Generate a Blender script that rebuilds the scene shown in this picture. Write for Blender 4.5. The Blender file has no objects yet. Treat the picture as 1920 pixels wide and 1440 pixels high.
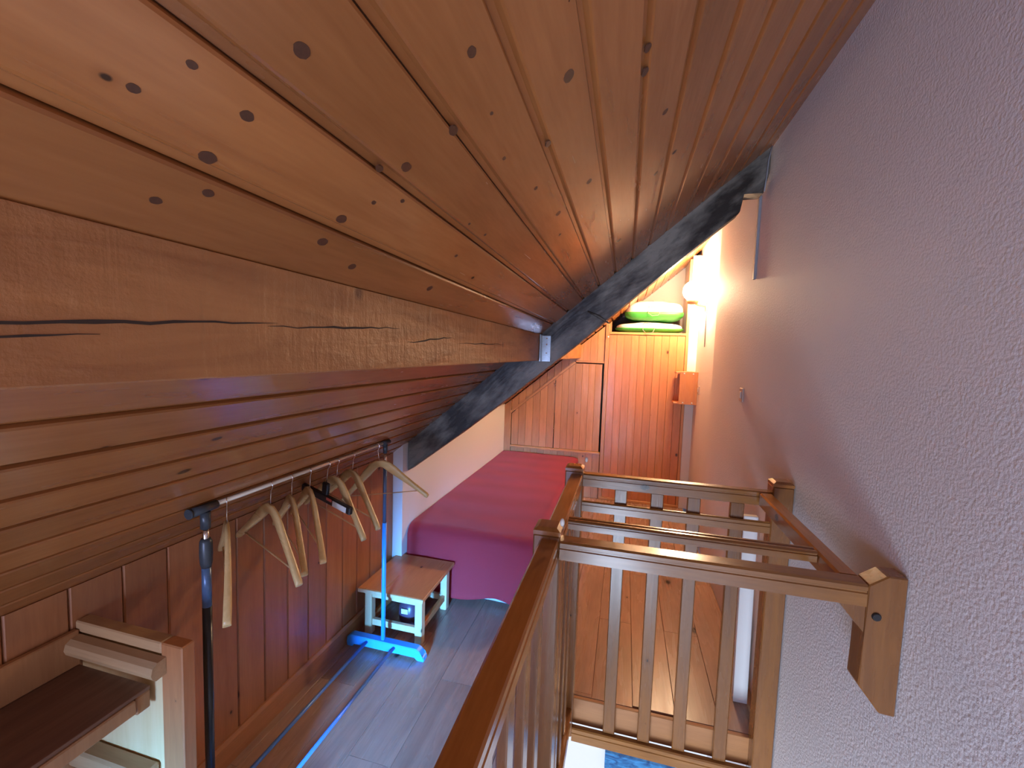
import bpy, bmesh, math, random
from mathutils import Vector, Matrix
random.seed(7)
S = bpy.context.scene
COL = S.collection
H = 1.6                      # eye height above the loft floor
PI = math.pi

# ================================================================ camera
cam = bpy.data.cameras.new('camera')
cam.sensor_width = 36.0
cam.lens = 812.587 / 1920 * 36.0
cam.clip_start = 0.02
camo = bpy.data.objects.new('camera', cam)
COL.objects.link(camo)
cx = Vector((0.96678210, 0.25345160, 0.03308558))
cy = -Vector((0.05059422, -0.06287562, -0.99673812))
cz = -Vector((-0.25054460, 0.96530251, -0.07361021))
camo.matrix_world = Matrix(((cx.x, cy.x, cz.x, 0), (cx.y, cy.y, cz.y, 0), (cx.z, cy.z, cz.z, H), (0, 0, 0, 1)))
S.camera = camo

# ================================================================ world, exposure, daylight
wd = bpy.data.worlds.new('world'); S.world = wd; wd.use_nodes = True
wd.node_tree.nodes['Background'].inputs[0].default_value = (0.40, 0.58, 1.0, 1)
wd.node_tree.nodes['Background'].inputs[1].default_value = 1.0
S.view_settings.view_transform = 'Standard'
S.view_settings.look = 'None'
S.view_settings.gamma = 1.0
S.view_settings.use_curve_mapping = False
S.view_settings.exposure = -0.25

def area(name, loc, target, sx, sy, power, col):
    L = bpy.data.lights.new(name, 'AREA'); L.shape = 'RECTANGLE'
    L.size = sx; L.size_y = sy; L.energy = power; L.color = col
    o = bpy.data.objects.new(name, L); COL.objects.link(o)
    o.location = loc
    o.rotation_euler = (Vector(target) - Vector(loc)).to_track_quat('-Z', 'Y').to_euler()
    return o
# daylight through the loft window behind the camera, an added blue beam beside it, and through the window of the room below
area('loft_window_light', (-0.55, -2.10, 0.78), (-0.55, 2.3, 0.70), 0.9, 0.75, 80, (0.46, 0.57, 1.0))
area('loft_window_skylight', (-0.36, -2.09, 0.72), (-1.0, 2.3, -0.12), 0.34, 0.4, 25, (0.07, 0.36, 1.0)).data.spread = math.radians(24)  # added narrow beam that throws blue on rack foot, bed foot and floor
area('lower_window_light', (-0.6, -2.10, -1.0), (0.0, 3.0, -1.4), 1.6, 1.5, 240, (0.62, 0.78, 1.0))
# added warm fill light behind the camera, no lamp stands there
area('loft_lamp_light', (0.15, -0.9, 2.05), (0.0, 1.2, 1.2), 0.25, 0.25, 2.2, (1.0, 0.62, 0.36))

# ================================================================ helpers
def box(bm, x0, x1, y0, y1, z0, z1, bev=0.0):
    vs = [bm.verts.new((x, y, z)) for x in (x0, x1) for y in (y0, y1) for z in (z0, z1)]
    q = [(0, 1, 3, 2), (4, 6, 7, 5), (0, 4, 5, 1), (2, 3, 7, 6), (0, 2, 6, 4), (1, 5, 7, 3)]
    fs = [bm.faces.new([vs[i] for i in f]) for f in q]
    if bev > 0:
        es = set(e for f in fs for e in f.edges)
        bmesh.ops.bevel(bm, geom=list(es), offset=bev, segments=1, affect='EDGES', profile=0.5)

def prism(bm, poly, ax, a0, a1, bev=0.0):
    """poly: 2D points; ax: extrusion axis. coordinates of poly are the other two axes in order"""
    def P(p, a):
        l = [p[0], p[1]]; l.insert(ax, a); return l
    A = [bm.verts.new(P(p, a0)) for p in poly]
    B = [bm.verts.new(P(p, a1)) for p in poly]
    n = len(poly)
    fs = [bm.faces.new(A), bm.faces.new(B[::-1])]
    for i in range(n):
        fs.append(bm.faces.new((A[i], B[i], B[(i + 1) % n], A[(i + 1) % n])))
    if bev > 0:
        es = set(e for f in fs for e in f.edges)
        bmesh.ops.bevel(bm, geom=list(es), offset=bev, segments=1, affect='EDGES', profile=0.5)

def tube(bm, pts, rad, seg=10, cap=True):
    pts = [Vector(p) for p in pts]
    if not hasattr(rad, '__len__'): rad = [rad] * len(pts)
    rings = []
    prev = None
    for i, p in enumerate(pts):
        t = (pts[min(i + 1, len(pts) - 1)] - pts[max(i - 1, 0)]).normalized()
        if prev is None:
            u = t.orthogonal().normalized()
        else:
            u = (prev - t * prev.dot(t)).normalized()
        prev = u
        v = t.cross(u)
        rings.append([bm.verts.new(p + (u * math.cos(2 * PI * k / seg) + v * math.sin(2 * PI * k / seg)) * rad[i]) for k in range(seg)])
    for a, b in zip(rings, rings[1:]):
        for k in range(seg):
            f = bm.faces.new((a[k], a[(k + 1) % seg], b[(k + 1) % seg], b[k])); f.smooth = True
    if cap:
        bm.faces.new(rings[0][::-1]); bm.faces.new(rings[-1])

def lathe(bm, prof, c, axis=2, seg=24):
    rings = []
    for r, h in prof:
        ring = []
        for k in range(seg):
            a = 2 * PI * k / seg
            q = [r * math.cos(a), r * math.sin(a)]; q.insert(axis, h)
            ring.append(bm.verts.new(Vector(q) + Vector(c)))
        rings.append(ring)
    for a, b in zip(rings, rings[1:]):
        for k in range(seg):
            f = bm.faces.new((a[k], a[(k + 1) % seg], b[(k + 1) % seg], b[k])); f.smooth = True
    bm.faces.new(rings[0][::-1]); bm.faces.new(rings[-1])

def finish(bm):
    bmesh.ops.recalc_face_normals(bm, faces=bm.faces[:])

def obj(name, bm, mat, parent=None, loc=None):
    """links bm as ONE mesh object; coordinates in bm are world (or root-local when the root sits at its own frame)"""
    finish(bm)
    me = bpy.data.meshes.new(name)
    root = parent
    off = Vector((0, 0, 0))
    while root is not None:
        if root.get('_w'): off += root.location
        root = root.parent
    if off.length > 0: bm.transform(Matrix.Translation(-off))
    bm.to_mesh(me); bm.free()
    me.materials.append(mat)
    o = bpy.data.objects.new(name, me); COL.objects.link(o)
    if parent is not None: o.parent = parent
    if loc: o.location = loc
    return o

def inst(name, mesh, loc, parent=None, rot=(0, 0, 0)):
    o = bpy.data.objects.new(name, mesh); COL.objects.link(o)
    o.location = loc; o.rotation_euler = rot
    if parent is not None: o.parent = parent
    return o

def thing(name, label, cat, loc=(0, 0, 0), group=None, world=True):
    o = bpy.data.objects.new(name, None); COL.objects.link(o)
    o.empty_display_size = 0.05
    o.location = loc; o['label'] = label; o['category'] = cat
    if group: o['group'] = group
    if world: o['_w'] = 1
    return o

def tag(o, label, cat, group=None):
    o['label'] = label; o['category'] = cat
    if group: o['group'] = group
    return o

def struct(name, bm, mat):
    o = obj(name, bm, mat); o['kind'] = 'structure'; return o

def B(): return bmesh.new()
def mkbox(name, mat, parent, *a, bev=0.0):
    b = B(); box(b, *a, bev=bev); return obj(name, b, mat, parent)

# ================================================================ materials
class N:
    def __init__(s, name):
        s.m = bpy.data.materials.new(name); s.m.use_nodes = True
        s.t = s.m.node_tree; s.t.nodes.clear()
        s.out = s.t.nodes.new('ShaderNodeOutputMaterial')
        s.p = s.t.nodes.new('ShaderNodeBsdfPrincipled')
        s.t.links.new(s.p.outputs[0], s.out.inputs[0])
    def n(s, typ, **kw):
        x = s.t.nodes.new('ShaderNode' + typ)
        for k, v in kw.items():
            if k.startswith('i_'):
                x.inputs[k[2:].replace('_', ' ')].default_value = v
            else: setattr(x, k, v)
        return x
    def l(s, a, b): s.t.links.new(a, b)
    def math(s, op, a, b=None, clamp=False):
        x = s.t.nodes.new('ShaderNodeMath'); x.operation = op; x.use_clamp = clamp
        for i, v in enumerate((a, b)):
            if v is None: continue
            if isinstance(v, (int, float)): x.inputs[i].default_value = v
            else: s.l(v, x.inputs[i])
        return x.outputs[0]
    def mix(s, f, a, b, mode='MIX'):
        x = s.t.nodes.new('ShaderNodeMix'); x.data_type = 'RGBA'; x.blend_type = mode
        for i, v in ((0, f), (6, a), (7, b)):
            if isinstance(v, (int, float)): x.inputs[i].default_value = v
            elif isinstance(v, tuple): x.inputs[i].default_value = (*v, 1) if len(v) == 3 else v
            else: s.l(v, x.inputs[i])
        return x.outputs[2]
    def remap(s, v, a, b, c=0.0, d=1.0):
        x = s.t.nodes.new('ShaderNodeMapRange'); x.clamp = True
        s.l(v, x.inputs[0])
        for i, q in enumerate((a, b, c, d)): x.inputs[i + 1].default_value = q
        return x.outputs[0]
    def set(s, **kw):
        for k, v in kw.items():
            i = s.p.inputs[k.replace('_', ' ')]
            if isinstance(v, (int, float)): i.default_value = v
            elif isinstance(v, tuple): i.default_value = (*v, 1) if len(v) == 3 and i.type == 'RGBA' else v
            else: s.l(v, i)

def plain(name, col, rough=0.6, metal=0.0, bump=0.0, bscale=60, var=0.06):
    s = N(name)
    tc = s.n('TexCoord')
    nz = s.n('TexNoise', i_Scale=bscale, i_Detail=4.0); s.l(tc.outputs['Object'], nz.inputs['Vector'])
    c2 = tuple(max(0, c * (1 - var * 3)) for c in col)
    s.set(Base_Color=s.mix(nz.outputs[0], col, c2), Roughness=rough, Metallic=metal)
    if bump > 0:
        bp = s.n('Bump', i_Strength=bump, i_Distance=0.002); s.l(nz.outputs[0], bp.inputs['Height'])
        s.l(bp.outputs[0], s.p.inputs['Normal'])
    return s.m

def wood(name, col, dark, axis=1, rough=0.35, knots=0.35, ks=5.0, var=0.22, bump=0.15, grain=1.0, coat=0.0):
    """planed softwood: long grain along `axis`, knots, a tone of its own for every board"""
    s = N(name)
    tc = s.n('TexCoord'); oi = s.n('ObjectInfo')
    off = s.n('CombineXYZ')
    r = oi.outputs['Random']
    s.l(s.math('MULTIPLY', r, 37.0), off.inputs[0]); s.l(s.math('MULTIPLY', r, 91.0), off.inputs[1]); s.l(s.math('MULTIPLY', r, 53.0), off.inputs[2])
    add = s.n('VectorMath', operation='ADD'); s.l(tc.outputs['Object'], add.inputs[0]); s.l(off.outputs[0], add.inputs[1])
    sc = [1.0, 1.0, 1.0]; sc[axis] = 0.09
    mp = s.n('Mapping'); mp.inputs['Scale'].default_value = sc; s.l(add.outputs[0], mp.inputs[0])
    g1 = s.n('TexNoise', i_Scale=26.0 * grain, i_Detail=3.0, i_Roughness=0.6, i_Distortion=0.6); s.l(mp.outputs[0], g1.inputs['Vector'])
    g2 = s.n('TexNoise', i_Scale=170.0 * grain, i_Detail=2.0); s.l(mp.outputs[0], g2.inputs['Vector'])
    big = s.n('TexNoise', i_Scale=1.6, i_Detail=2.0); s.l(add.outputs[0], big.inputs['Vector'])
    # knots: 2D cells along / across the board
    sep = s.n('SeparateXYZ'); s.l(add.outputs[0], sep.inputs[0])
    oth = [i for i in range(3) if i != axis]
    cr = s.math('ADD', sep.outputs[oth[0]], s.math('MULTIPLY', sep.outputs[oth[1]], 0.9))
    kv = s.n('CombineXYZ'); s.l(s.math('MULTIPLY', sep.outputs[axis], 0.62), kv.inputs[0]); s.l(cr, kv.inputs[1])
    nzk = s.n('TexNoise', i_Scale=40.0, i_Detail=2.0); s.l(add.outputs[0], nzk.inputs['Vector'])
    vo = s.n('TexVoronoi', voronoi_dimensions='2D', i_Scale=ks); s.l(kv.outputs[0], vo.inputs['Vector'])
    sp = s.n('SeparateColor'); s.l(vo.outputs['Color'], sp.inputs[0])
    size = s.math('MULTIPLY', s.remap(sp.outputs[0], 1.0 - knots, 1.0, 0.0, 1.0), 0.075)
    dist = s.math('ADD', vo.outputs['Distance'], s.math('MULTIPLY', s.math('SUBTRACT', nzk.outputs[0], 0.5), 0.03))
    rel = s.math('DIVIDE', dist, s.math('ADD', size, 0.0001))
    kf = s.remap(rel, 0.55, 1.15, 1.0, 0.0)
    halo = s.remap(rel, 1.0, 3.2, 0.45, 0.0)
    f = s.math('ADD', s.math('MULTIPLY', s.remap(g1.outputs[0], 0.35, 0.7), 0.55), s.math('MULTIPLY', s.remap(g2.outputs[0], 0.3, 0.75), 0.3), clamp=True)
    f = s.math('ADD', f, halo, clamp=True)
    base = s.mix(f, col, dark)
    base = s.mix(kf, base, tuple(c * 0.16 for c in dark))
    hsv = s.n('HueSaturation')
    vv = s.math('ADD', s.remap(r, 0, 1, 1 - var, 1 + var), s.remap(big.outputs[0], 0.3, 0.7, -0.1, 0.1))
    s.l(vv, hsv.inputs['Value']); s.l(base, hsv.inputs['Color'])
    s.set(Base_Color=hsv.outputs[0], Roughness=s.remap(g1.outputs[0], 0.3, 0.7, rough * 0.85, rough * 1.25), Coat_Weight=coat, Coat_Roughness=0.2)
    if bump > 0:
        hh = s.math('ADD', g1.outputs[0], s.math('MULTIPLY', g2.outputs[0], 0.3))
        bp = s.n('Bump', i_Strength=bump, i_Distance=0.003); s.l(hh, bp.inputs['Height'])
        s.l(bp.outputs[0], s.p.inputs['Normal'])
    return s.m

M = {}
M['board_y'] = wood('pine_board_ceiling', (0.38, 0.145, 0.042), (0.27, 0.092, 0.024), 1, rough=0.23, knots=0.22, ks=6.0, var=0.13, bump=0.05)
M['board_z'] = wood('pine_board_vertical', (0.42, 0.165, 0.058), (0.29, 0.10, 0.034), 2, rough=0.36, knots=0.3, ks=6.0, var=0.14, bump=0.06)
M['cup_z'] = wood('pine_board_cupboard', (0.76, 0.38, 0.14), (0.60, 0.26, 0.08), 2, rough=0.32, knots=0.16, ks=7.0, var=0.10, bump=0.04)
M['ward_z'] = wood('red_pine_board', (0.66, 0.27, 0.10), (0.52, 0.18, 0.06), 2, rough=0.28, knots=0.10, ks=6.0, var=0.09, bump=0.04)
M['trim_x'] = wood('pine_trim_x', (0.74, 0.38, 0.13), (0.58, 0.25, 0.08), 0, rough=0.3, knots=0.05, var=0.06)
M['trim_y'] = wood('pine_trim_y', (0.46, 0.20, 0.08), (0.32, 0.13, 0.045), 1, rough=0.4, knots=0.1, var=0.06)
M['trim_z'] = wood('pine_trim_z', (0.62, 0.31, 0.12), (0.46, 0.2, 0.07), 2, rough=0.3, knots=0.05, var=0.06)
M['rail_x'] = wood('varnished_rail_x', (0.30, 0.125, 0.030), (0.17, 0.062, 0.014), 0, rough=0.22, knots=0.25, ks=5, var=0.08, coat=0.35)
M['rail_y'] = wood('varnished_rail_y', (0.38, 0.15, 0.035), (0.24, 0.082, 0.018), 1, rough=0.22, knots=0.25, ks=5, var=0.08, coat=0.35)
M['rail_z'] = wood('varnished_rail_z', (0.235, 0.092, 0.023), (0.135, 0.048, 0.012), 2, rough=0.26, knots=0.3, ks=6, var=0.12, coat=0.3)
M['floor'] = wood('laminate_plank', (0.44, 0.285, 0.20), (0.26, 0.155, 0.11), 1, rough=0.26, knots=0.12, ks=3.0, var=0.12, bump=0.02, grain=0.7)
M['stool_top'] = wood('stool_top_wood', (0.62, 0.26, 0.09), (0.50, 0.18, 0.055), 1, rough=0.3, knots=0.04, var=0.03)
M['stool_leg'] = wood('pale_pine', (0.74, 0.56, 0.33), (0.62, 0.43, 0.22), 2, rough=0.4, knots=0.05, var=0.05)
M['unit_dark'] = wood('dark_stained_shelf', (0.20, 0.085, 0.038), (0.12, 0.045, 0.02), 1, rough=0.5, knots=0.2, var=0.05)
M['unit_mid'] = wood('shelf_frame_pine', (0.40, 0.18, 0.065), (0.28, 0.11, 0.036), 2, rough=0.42, knots=0.1, var=0.06)
M['unit_midx'] = wood('shelf_batten_pine', (0.46, 0.27, 0.12), (0.34, 0.18, 0.075), 0, rough=0.45, knots=0.05, var=0.06)
M['unit_pale'] = wood('pale_panel_pine', (0.78, 0.54, 0.25), (0.66, 0.40, 0.16), 2, rough=0.5, knots=0.05, var=0.05, grain=0.6)
M['hanger'] = wood('hanger_beech', (0.70, 0.47, 0.20), (0.55, 0.34, 0.12), 0, rough=0.3, knots=0.0, var=0.12)
M['joist'] = wood('joist_pine', (0.42, 0.18, 0.058), (0.30, 0.115, 0.034), 0, rough=0.45, knots=0.1, var=0.05)
M['knot'] = plain('knot', (0.12, 0.045, 0.02), 0.4, var=0.2, bscale=300)
M['white_wall'] = plain('smooth_white_plaster', (0.80, 0.78, 0.74), 0.75, bump=0.1, bscale=90, var=0.01)
M['niche_wall'] = plain('greyish_plaster', (0.40, 0.37, 0.35), 0.8, var=0.02)  # niche back darkened to stand in for weaker lamplight
M['lower_wall'] = plain('lower_white_wall', (0.86, 0.86, 0.86), 0.8, var=0.01)
M['lower_floor'] = wood('lower_floor_wood', (0.42, 0.25, 0.14), (0.3, 0.16, 0.09), 1, rough=0.4, knots=0.05)
M['steel'] = plain('galvanised_steel', (0.50, 0.58, 0.60), 0.35, 0.85, bump=0.2, bscale=120, var=0.15)
M['rail_metal'] = plain('warm_polished_rail', (0.82, 0.70, 0.52), 0.3, 0.45, var=0.02)
M['chrome'] = plain('chrome', (0.80, 0.76, 0.70), 0.18, 1.0, var=0.02)
M['rack_dark'] = plain('dark_grey_plastic', (0.045, 0.055, 0.06), 0.35, var=0.05)
M['rack_black'] = plain('black_rack_tube', (0.018, 0.02, 0.02), 0.3, var=0.05)  # shade on the near pole's lower length, put in as black
M['rack_blue_grey'] = plain('blue_grey_tube', (0.085, 0.15, 0.26), 0.3, 0.2, var=0.05)  # faint blue daylight on grey tube, mixed into the colour
M['rack_blue'] = plain('bright_blue_enamel', (0.05, 0.36, 0.95), 0.35, 0.0, var=0.04)  # blue daylight on the rack foot and far pole, painted as colour
M['rack_tube_floor'] = plain('blue_floor_tube', (0.12, 0.30, 0.72), 0.3, 0.1, var=0.04)  # base tubes coloured blue for the daylight falling on them
M['black'] = plain('black_plastic', (0.02, 0.018, 0.018), 0.35, var=0.1)
M['label'] = plain('pale_label', (0.75, 0.82, 0.80), 0.5, var=0.02)
M['red'] = plain('red_print', (0.6, 0.12, 0.08), 0.5, var=0.1)
M['white_plastic'] = plain('white_plastic', (0.78, 0.76, 0.72), 0.4, var=0.01)
M['clear_plastic'] = plain('cloudy_rubber', (0.75, 0.72, 0.66), 0.15, var=0.05)
M['conduit'] = plain('grey_conduit', (0.33, 0.34, 0.35), 0.5, var=0.05)
M['socket'] = plain('switch_cream', (0.62, 0.47, 0.38), 0.4, var=0.02)
M['sheet'] = plain('white_sheet', (0.82, 0.86, 0.9), 0.8, var=0.03)
M['bed_base'] = plain('dark_bed_base', (0.05, 0.06, 0.08), 0.6, var=0.1)
M['jug'] = plain('dark_jug', (0.10, 0.055, 0.085), 0.3, var=0.1)
M['pillow'] = plain('white_pillow_film', (0.86, 0.82, 0.78), 0.35, bump=0.9, bscale=14, var=0.05)
M['green'] = plain('green_bag_fabric', (0.045, 0.30, 0.04), 0.45, bump=0.5, bscale=30, var=0.1)
M['cord'] = plain('grey_cord', (0.25, 0.26, 0.22), 0.6)
M['lamp_wood'] = plain('lamp_cup_wood', (0.62, 0.36, 0.16), 0.4)
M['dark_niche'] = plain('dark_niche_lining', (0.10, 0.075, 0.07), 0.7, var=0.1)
M['ceil_back'] = plain('roof_underlay', (0.22, 0.085, 0.03), 0.8)
M['frame_white'] = plain('window_frame_white', (0.8, 0.8, 0.8), 0.5)

def plaster():
    s = N('rough_textured_plaster')
    tc = s.n('TexCoord')
    n1 = s.n('TexNoise', i_Scale=130.0, i_Detail=3.0, i_Roughness=0.6); s.l(tc.outputs['Object'], n1.inputs['Vector'])
    v1 = s.n('TexVoronoi', i_Scale=120.0); s.l(tc.outputs['Object'], v1.inputs['Vector'])
    n2 = s.n('TexNoise', i_Scale=2.0, i_Detail=2.0); s.l(tc.outputs['Object'], n2.inputs['Vector'])
    h = s.math('ADD', n1.outputs[0], s.math('MULTIPLY', v1.outputs['Distance'], -0.35))
    bp = s.n('Bump', i_Strength=0.6, i_Distance=0.0035); s.l(h, bp.inputs['Height'])
    s.l(bp.outputs[0], s.p.inputs['Normal'])
    s.set(Base_Color=s.mix(n2.outputs[0], (0.80, 0.77, 0.75), (0.72, 0.69, 0.68)), Roughness=0.72)
    return s.m
M['plaster'] = plaster()

def stained():
    """dark blue-grey stained, worn rafter"""
    s = N('worn_dark_stained_timber')
    tc = s.n('TexCoord')
    mp = s.n('Mapping'); mp.inputs['Rotation'].default_value = (0, math.radians(40.2), 0); s.l(tc.outputs['Object'], mp.inputs[0])
    m2 = s.n('Mapping'); m2.inputs['Scale'].default_value = (0.35, 1, 1); s.l(mp.outputs[0], m2.inputs[0])
    n1 = s.n('TexNoise', i_Scale=6.0, i_Detail=5.0, i_Roughness=0.6); s.l(m2.outputs[0], n1.inputs['Vector'])
    n2 = s.n('TexNoise', i_Scale=45.0, i_Detail=4.0); s.l(m2.outputs[0], n2.inputs['Vector'])
    c = s.mix(s.remap(n1.outputs[0], 0.44, 0.62), (0.022, 0.018, 0.012), (0.23, 0.215, 0.17))
    c = s.mix(s.remap(n2.outputs[0], 0.55, 0.75, 0, 0.5), c, (0.02, 0.018, 0.014))
    bp = s.n('Bump', i_Strength=0.5, i_Distance=0.006); s.l(n2.outputs[0], bp.inputs['Height'])
    s.l(bp.outputs[0], s.p.inputs['Normal'])
    s.set(Base_Color=c, Roughness=0.5)
    return s.m
M['rafter'] = stained()

def purlin_mat():
    s = N('rough_sawn_beam')
    tc = s.n('TexCoord')
    mp = s.n('Mapping'); mp.inputs['Scale'].default_value = (1, 0.16, 1); s.l(tc.outputs['Object'], mp.inputs[0])
    g = s.n('TexNoise', i_Scale=24.0, i_Detail=5.0, i_Distortion=0.5); s.l(mp.outputs[0], g.inputs['Vector'])
    # cross saw marks and rough patches
    m3 = s.n('Mapping'); m3.inputs['Scale'].default_value = (1, 1.0, 0.12); s.l(tc.outputs['Object'], m3.inputs[0])
    sw = s.n('TexNoise', i_Scale=26.0, i_Detail=4.0, i_Distortion=1.2); s.l(m3.outputs[0], sw.inputs['Vector'])
    nz = s.n('TexNoise', i_Scale=42.0, i_Detail=5.0, i_Roughness=0.65); s.l(tc.outputs['Object'], nz.inputs['Vector'])
    vo = s.n('TexVoronoi', i_Scale=9.0); s.l(tc.outputs['Object'], vo.inputs['Vector'])
    kf = s.remap(vo.outputs['Distance'], 0.06, 0.16, 0.75, 0.0)
    c = s.mix(s.remap(g.outputs[0], 0.3, 0.7), (0.44, 0.19, 0.062), (0.28, 0.105, 0.033))
    c = s.mix(s.remap(sw.outputs[0], 0.60, 0.72, 0, 0.3), c, (0.22, 0.10, 0.04))
    c = s.mix(kf, c, (0.12, 0.05, 0.025))
    h = s.math('ADD', s.math('ADD', s.math('MULTIPLY', sw.outputs[0], 0.4), s.math('MULTIPLY', g.outputs[0], 0.5)), s.math('MULTIPLY', nz.outputs[0], 0.4))
    bp = s.n('Bump', i_Strength=0.55, i_Distance=0.012); s.l(h, bp.inputs['Height'])
    s.l(bp.outputs[0], s.p.inputs['Normal'])
    s.set(Base_Color=c, Roughness=0.48)
    return s.m
M['purlin'] = purlin_mat()
M['crack'] = plain('crack_shadow', (0.035, 0.018, 0.012), 0.8)

def cover():
    s = N('red_ribbed_bedspread')
    tc = s.n('TexCoord')
    sep = s.n('SeparateXYZ'); s.l(tc.outputs['Object'], sep.inputs[0])
    nz = s.n('TexNoise', i_Scale=3.0, i_Detail=3.0); s.l(tc.outputs['Object'], nz.inputs['Vector'])
    wv = s.n('TexWave', wave_type='BANDS', bands_direction='Y', i_Scale=1.1, i_Distortion=1.2, i_Detail=1.0); s.l(tc.outputs['Object'], wv.inputs['Vector'])
    fine = s.n('TexWave', wave_type='BANDS', bands_direction='X', i_Scale=60.0, i_Distortion=0.5); s.l(tc.outputs['Object'], fine.inputs['Vector'])
    c = s.mix(s.math('MULTIPLY', wv.outputs['Fac'], 0.35), (0.68, 0.040, 0.055), (0.54, 0.028, 0.040))
    h = s.math('ADD', s.math('MULTIPLY', fine.outputs['Fac'], 0.15), nz.outputs[0])
    bp = s.n('Bump', i_Strength=0.12, i_Distance=0.006); s.l(h, bp.inputs['Height'])
    s.l(bp.outputs[0], s.p.inputs['Normal'])
    s.set(Base_Color=c, Roughness=0.8, Sheen_Weight=0.4, Sheen_Roughness=0.5)
    return s.m
M['cover'] = cover()

def paint_mat():
    s = N('blue_painted_canvas')
    tc = s.n('TexCoord')
    mp = s.n('Mapping'); mp.inputs['Rotation'].default_value = (0, 0.5, 0); mp.inputs['Scale'].default_value = (1, 1, 3); s.l(tc.outputs['Object'], mp.inputs[0])
    n1 = s.n('TexNoise', i_Scale=14.0, i_Detail=5.0, i_Distortion=1.0); s.l(mp.outputs[0], n1.inputs['Vector'])
    s.set(Base_Color=s.mix(s.remap(n1.outputs[0], 0.35, 0.65), (0.012, 0.07, 0.22), (0.06, 0.30, 0.62)), Roughness=0.5)
    return s.m
M['painting'] = paint_mat()

def glow():
    s = N('lit_lamp_globe')
    s.set(Base_Color=(1, 0.9, 0.8), Emission_Color=(1.0, 0.70, 0.42), Emission_Strength=490.0)
    return s.m
M['globe'] = glow()

# ================================================================ the setting
SL, C0 = 0.8446, H + 0.518             # ceiling: z = SL*x + C0
def cz_(x): return SL * x + C0
ang = math.atan(SL)
XR, XW, XL = 0.667, -1.33, -1.395      # plaster wall, white alcove wall, boarded knee wall
YB, YN = 4.83, -2.2                    # cupboard front plane, wall behind the camera
YRAF = 2.5

# floor slab pieces around the stair opening (opening: x -0.235..XR, y YN..1.955)
b = B()
box(b, XL - 0.15, -0.235, YN, YB + 0.75, -0.115, -0.013)
box(b, -0.235, XR, 1.957, YB + 0.75, -0.115, -0.013)
floor = struct('floor', b, M['joist'])
def planks(x0, x1, y0, y1, step, jit):
    k = 0
    x = x1
    while x > x0 + 0.01:
        xa = max(x - step, x0)
        y = y0 - (jit * k) % 1.25
        while y < y1:
            a, c = max(y, y0), min(y + 1.25, y1)
            if c - a > 0.02:
                bb = B(); prism(bb, [(xa + .0008, -.0128), (x - .0008, -.0128), (x - .0008, -.0012), (x - .002, 0), (xa + .002, 0), (xa + .0008, -.0012)], 1, a + .0008, c - .0008)
                obj('plank', bb, M['floor'], floor)
            y += 1.25
        x = xa; k += 1
planks(XL, -0.237, YN, YB + .05, 0.185, 0.47)
planks(-0.237, XR - .001, 1.957, YB + .05, 0.185, 0.62)

# lower room, seen through the opening
b = B(); box(b, -2.6, XR, YN, 3.4, -2.55, -2.45); struct('floor_lower', b, M['lower_floor'])
b = B(); box(b, -2.6, XR, 3.0, 3.1, -2.45, -0.13); struct('wall_lower_far', b, M['lower_wall'])
b = B(); box(b, -2.7, -2.6, YN, 3.0, -2.45, -0.12); struct('wall_lower_left', b, M['lower_wall'])
b = B(); box(b, -2.6, XL - 0.15, YN, 3.1, -0.115, -0.02); struct('floor_lower_ceiling_edge', b, M['lower_wall']).name = 'trim_1'

# walls
XF = 0.706                             # the plaster wall steps back near the wardrobe
b = B(); prism(b, [(XR, YN), (XR, 3.70), (XF, 3.70), (XF, YB + .75), (XR + .14, YB + .75), (XR + .14, YN)], 2, -2.5, cz_(XR) + 0.12); struct('wall_right', b, M['plaster'])
b = B(); prism(b, [(XL - 0.12, 0), (XL - 0.012, 0), (XL - 0.012, cz_(XL)), (XL - 0.12, cz_(XL - 0.12))], 1, YN, 2.44)
wl = struct('wall_left', b, M['ceil_back'])
def vboard_mesh(w, t, h, ch=0.004):
    """a vertical matched board, front face towards +x; local origin at its foot"""
    bb = B()
    prism(bb, [(-t, .001), (-t, w - .001), (-.004, w - .001), (0, w - .001 - ch), (0, .001 + ch), (-.004, .001)], 2, 0, h)
    finish(bb); me = bpy.data.meshes.new('board'); bb.to_mesh(me); bb.free(); return me
vb = vboard_mesh(0.128, 0.012, cz_(XL) - 0.004); vb.materials.append(M['board_z'])
k = 0
y = 2.44 - 0.128
while y > YN:
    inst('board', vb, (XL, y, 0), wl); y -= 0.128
b = B(); prism(b, [(XL, 0), (XL + .016, 0), (XL + .016, .085), (XL + .008, .10), (XL, .10)], 1, YN, 2.43)
bs = struct('baseboard_left', b, M['trim_y'])
b = B(); prism(b, [(XL - 0.12, 0), (XW, 0), (XW, cz_(XW)), (XL - 0.12, cz_(XL - 0.12))], 1, 2.442, YB + 0.75)
struct('wall_left_alcove', b, M['white_wall']).name = 'wall_left_white'
b = B(); prism(b, [(XL - 0.15, -0.0), (XR + .05, -0.0), (XR + .05, cz_(XR) + .04), (XL - 0.15, cz_(XL - 0.15) + .03)], 1, YB + 0.62, YB + 0.74)
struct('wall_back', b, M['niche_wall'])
b = B(); box(b, 0.622, XF, YB, YB + 0.62, 0, cz_(0.622)); struct('trim_2', b, M['white_wall'])

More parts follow.
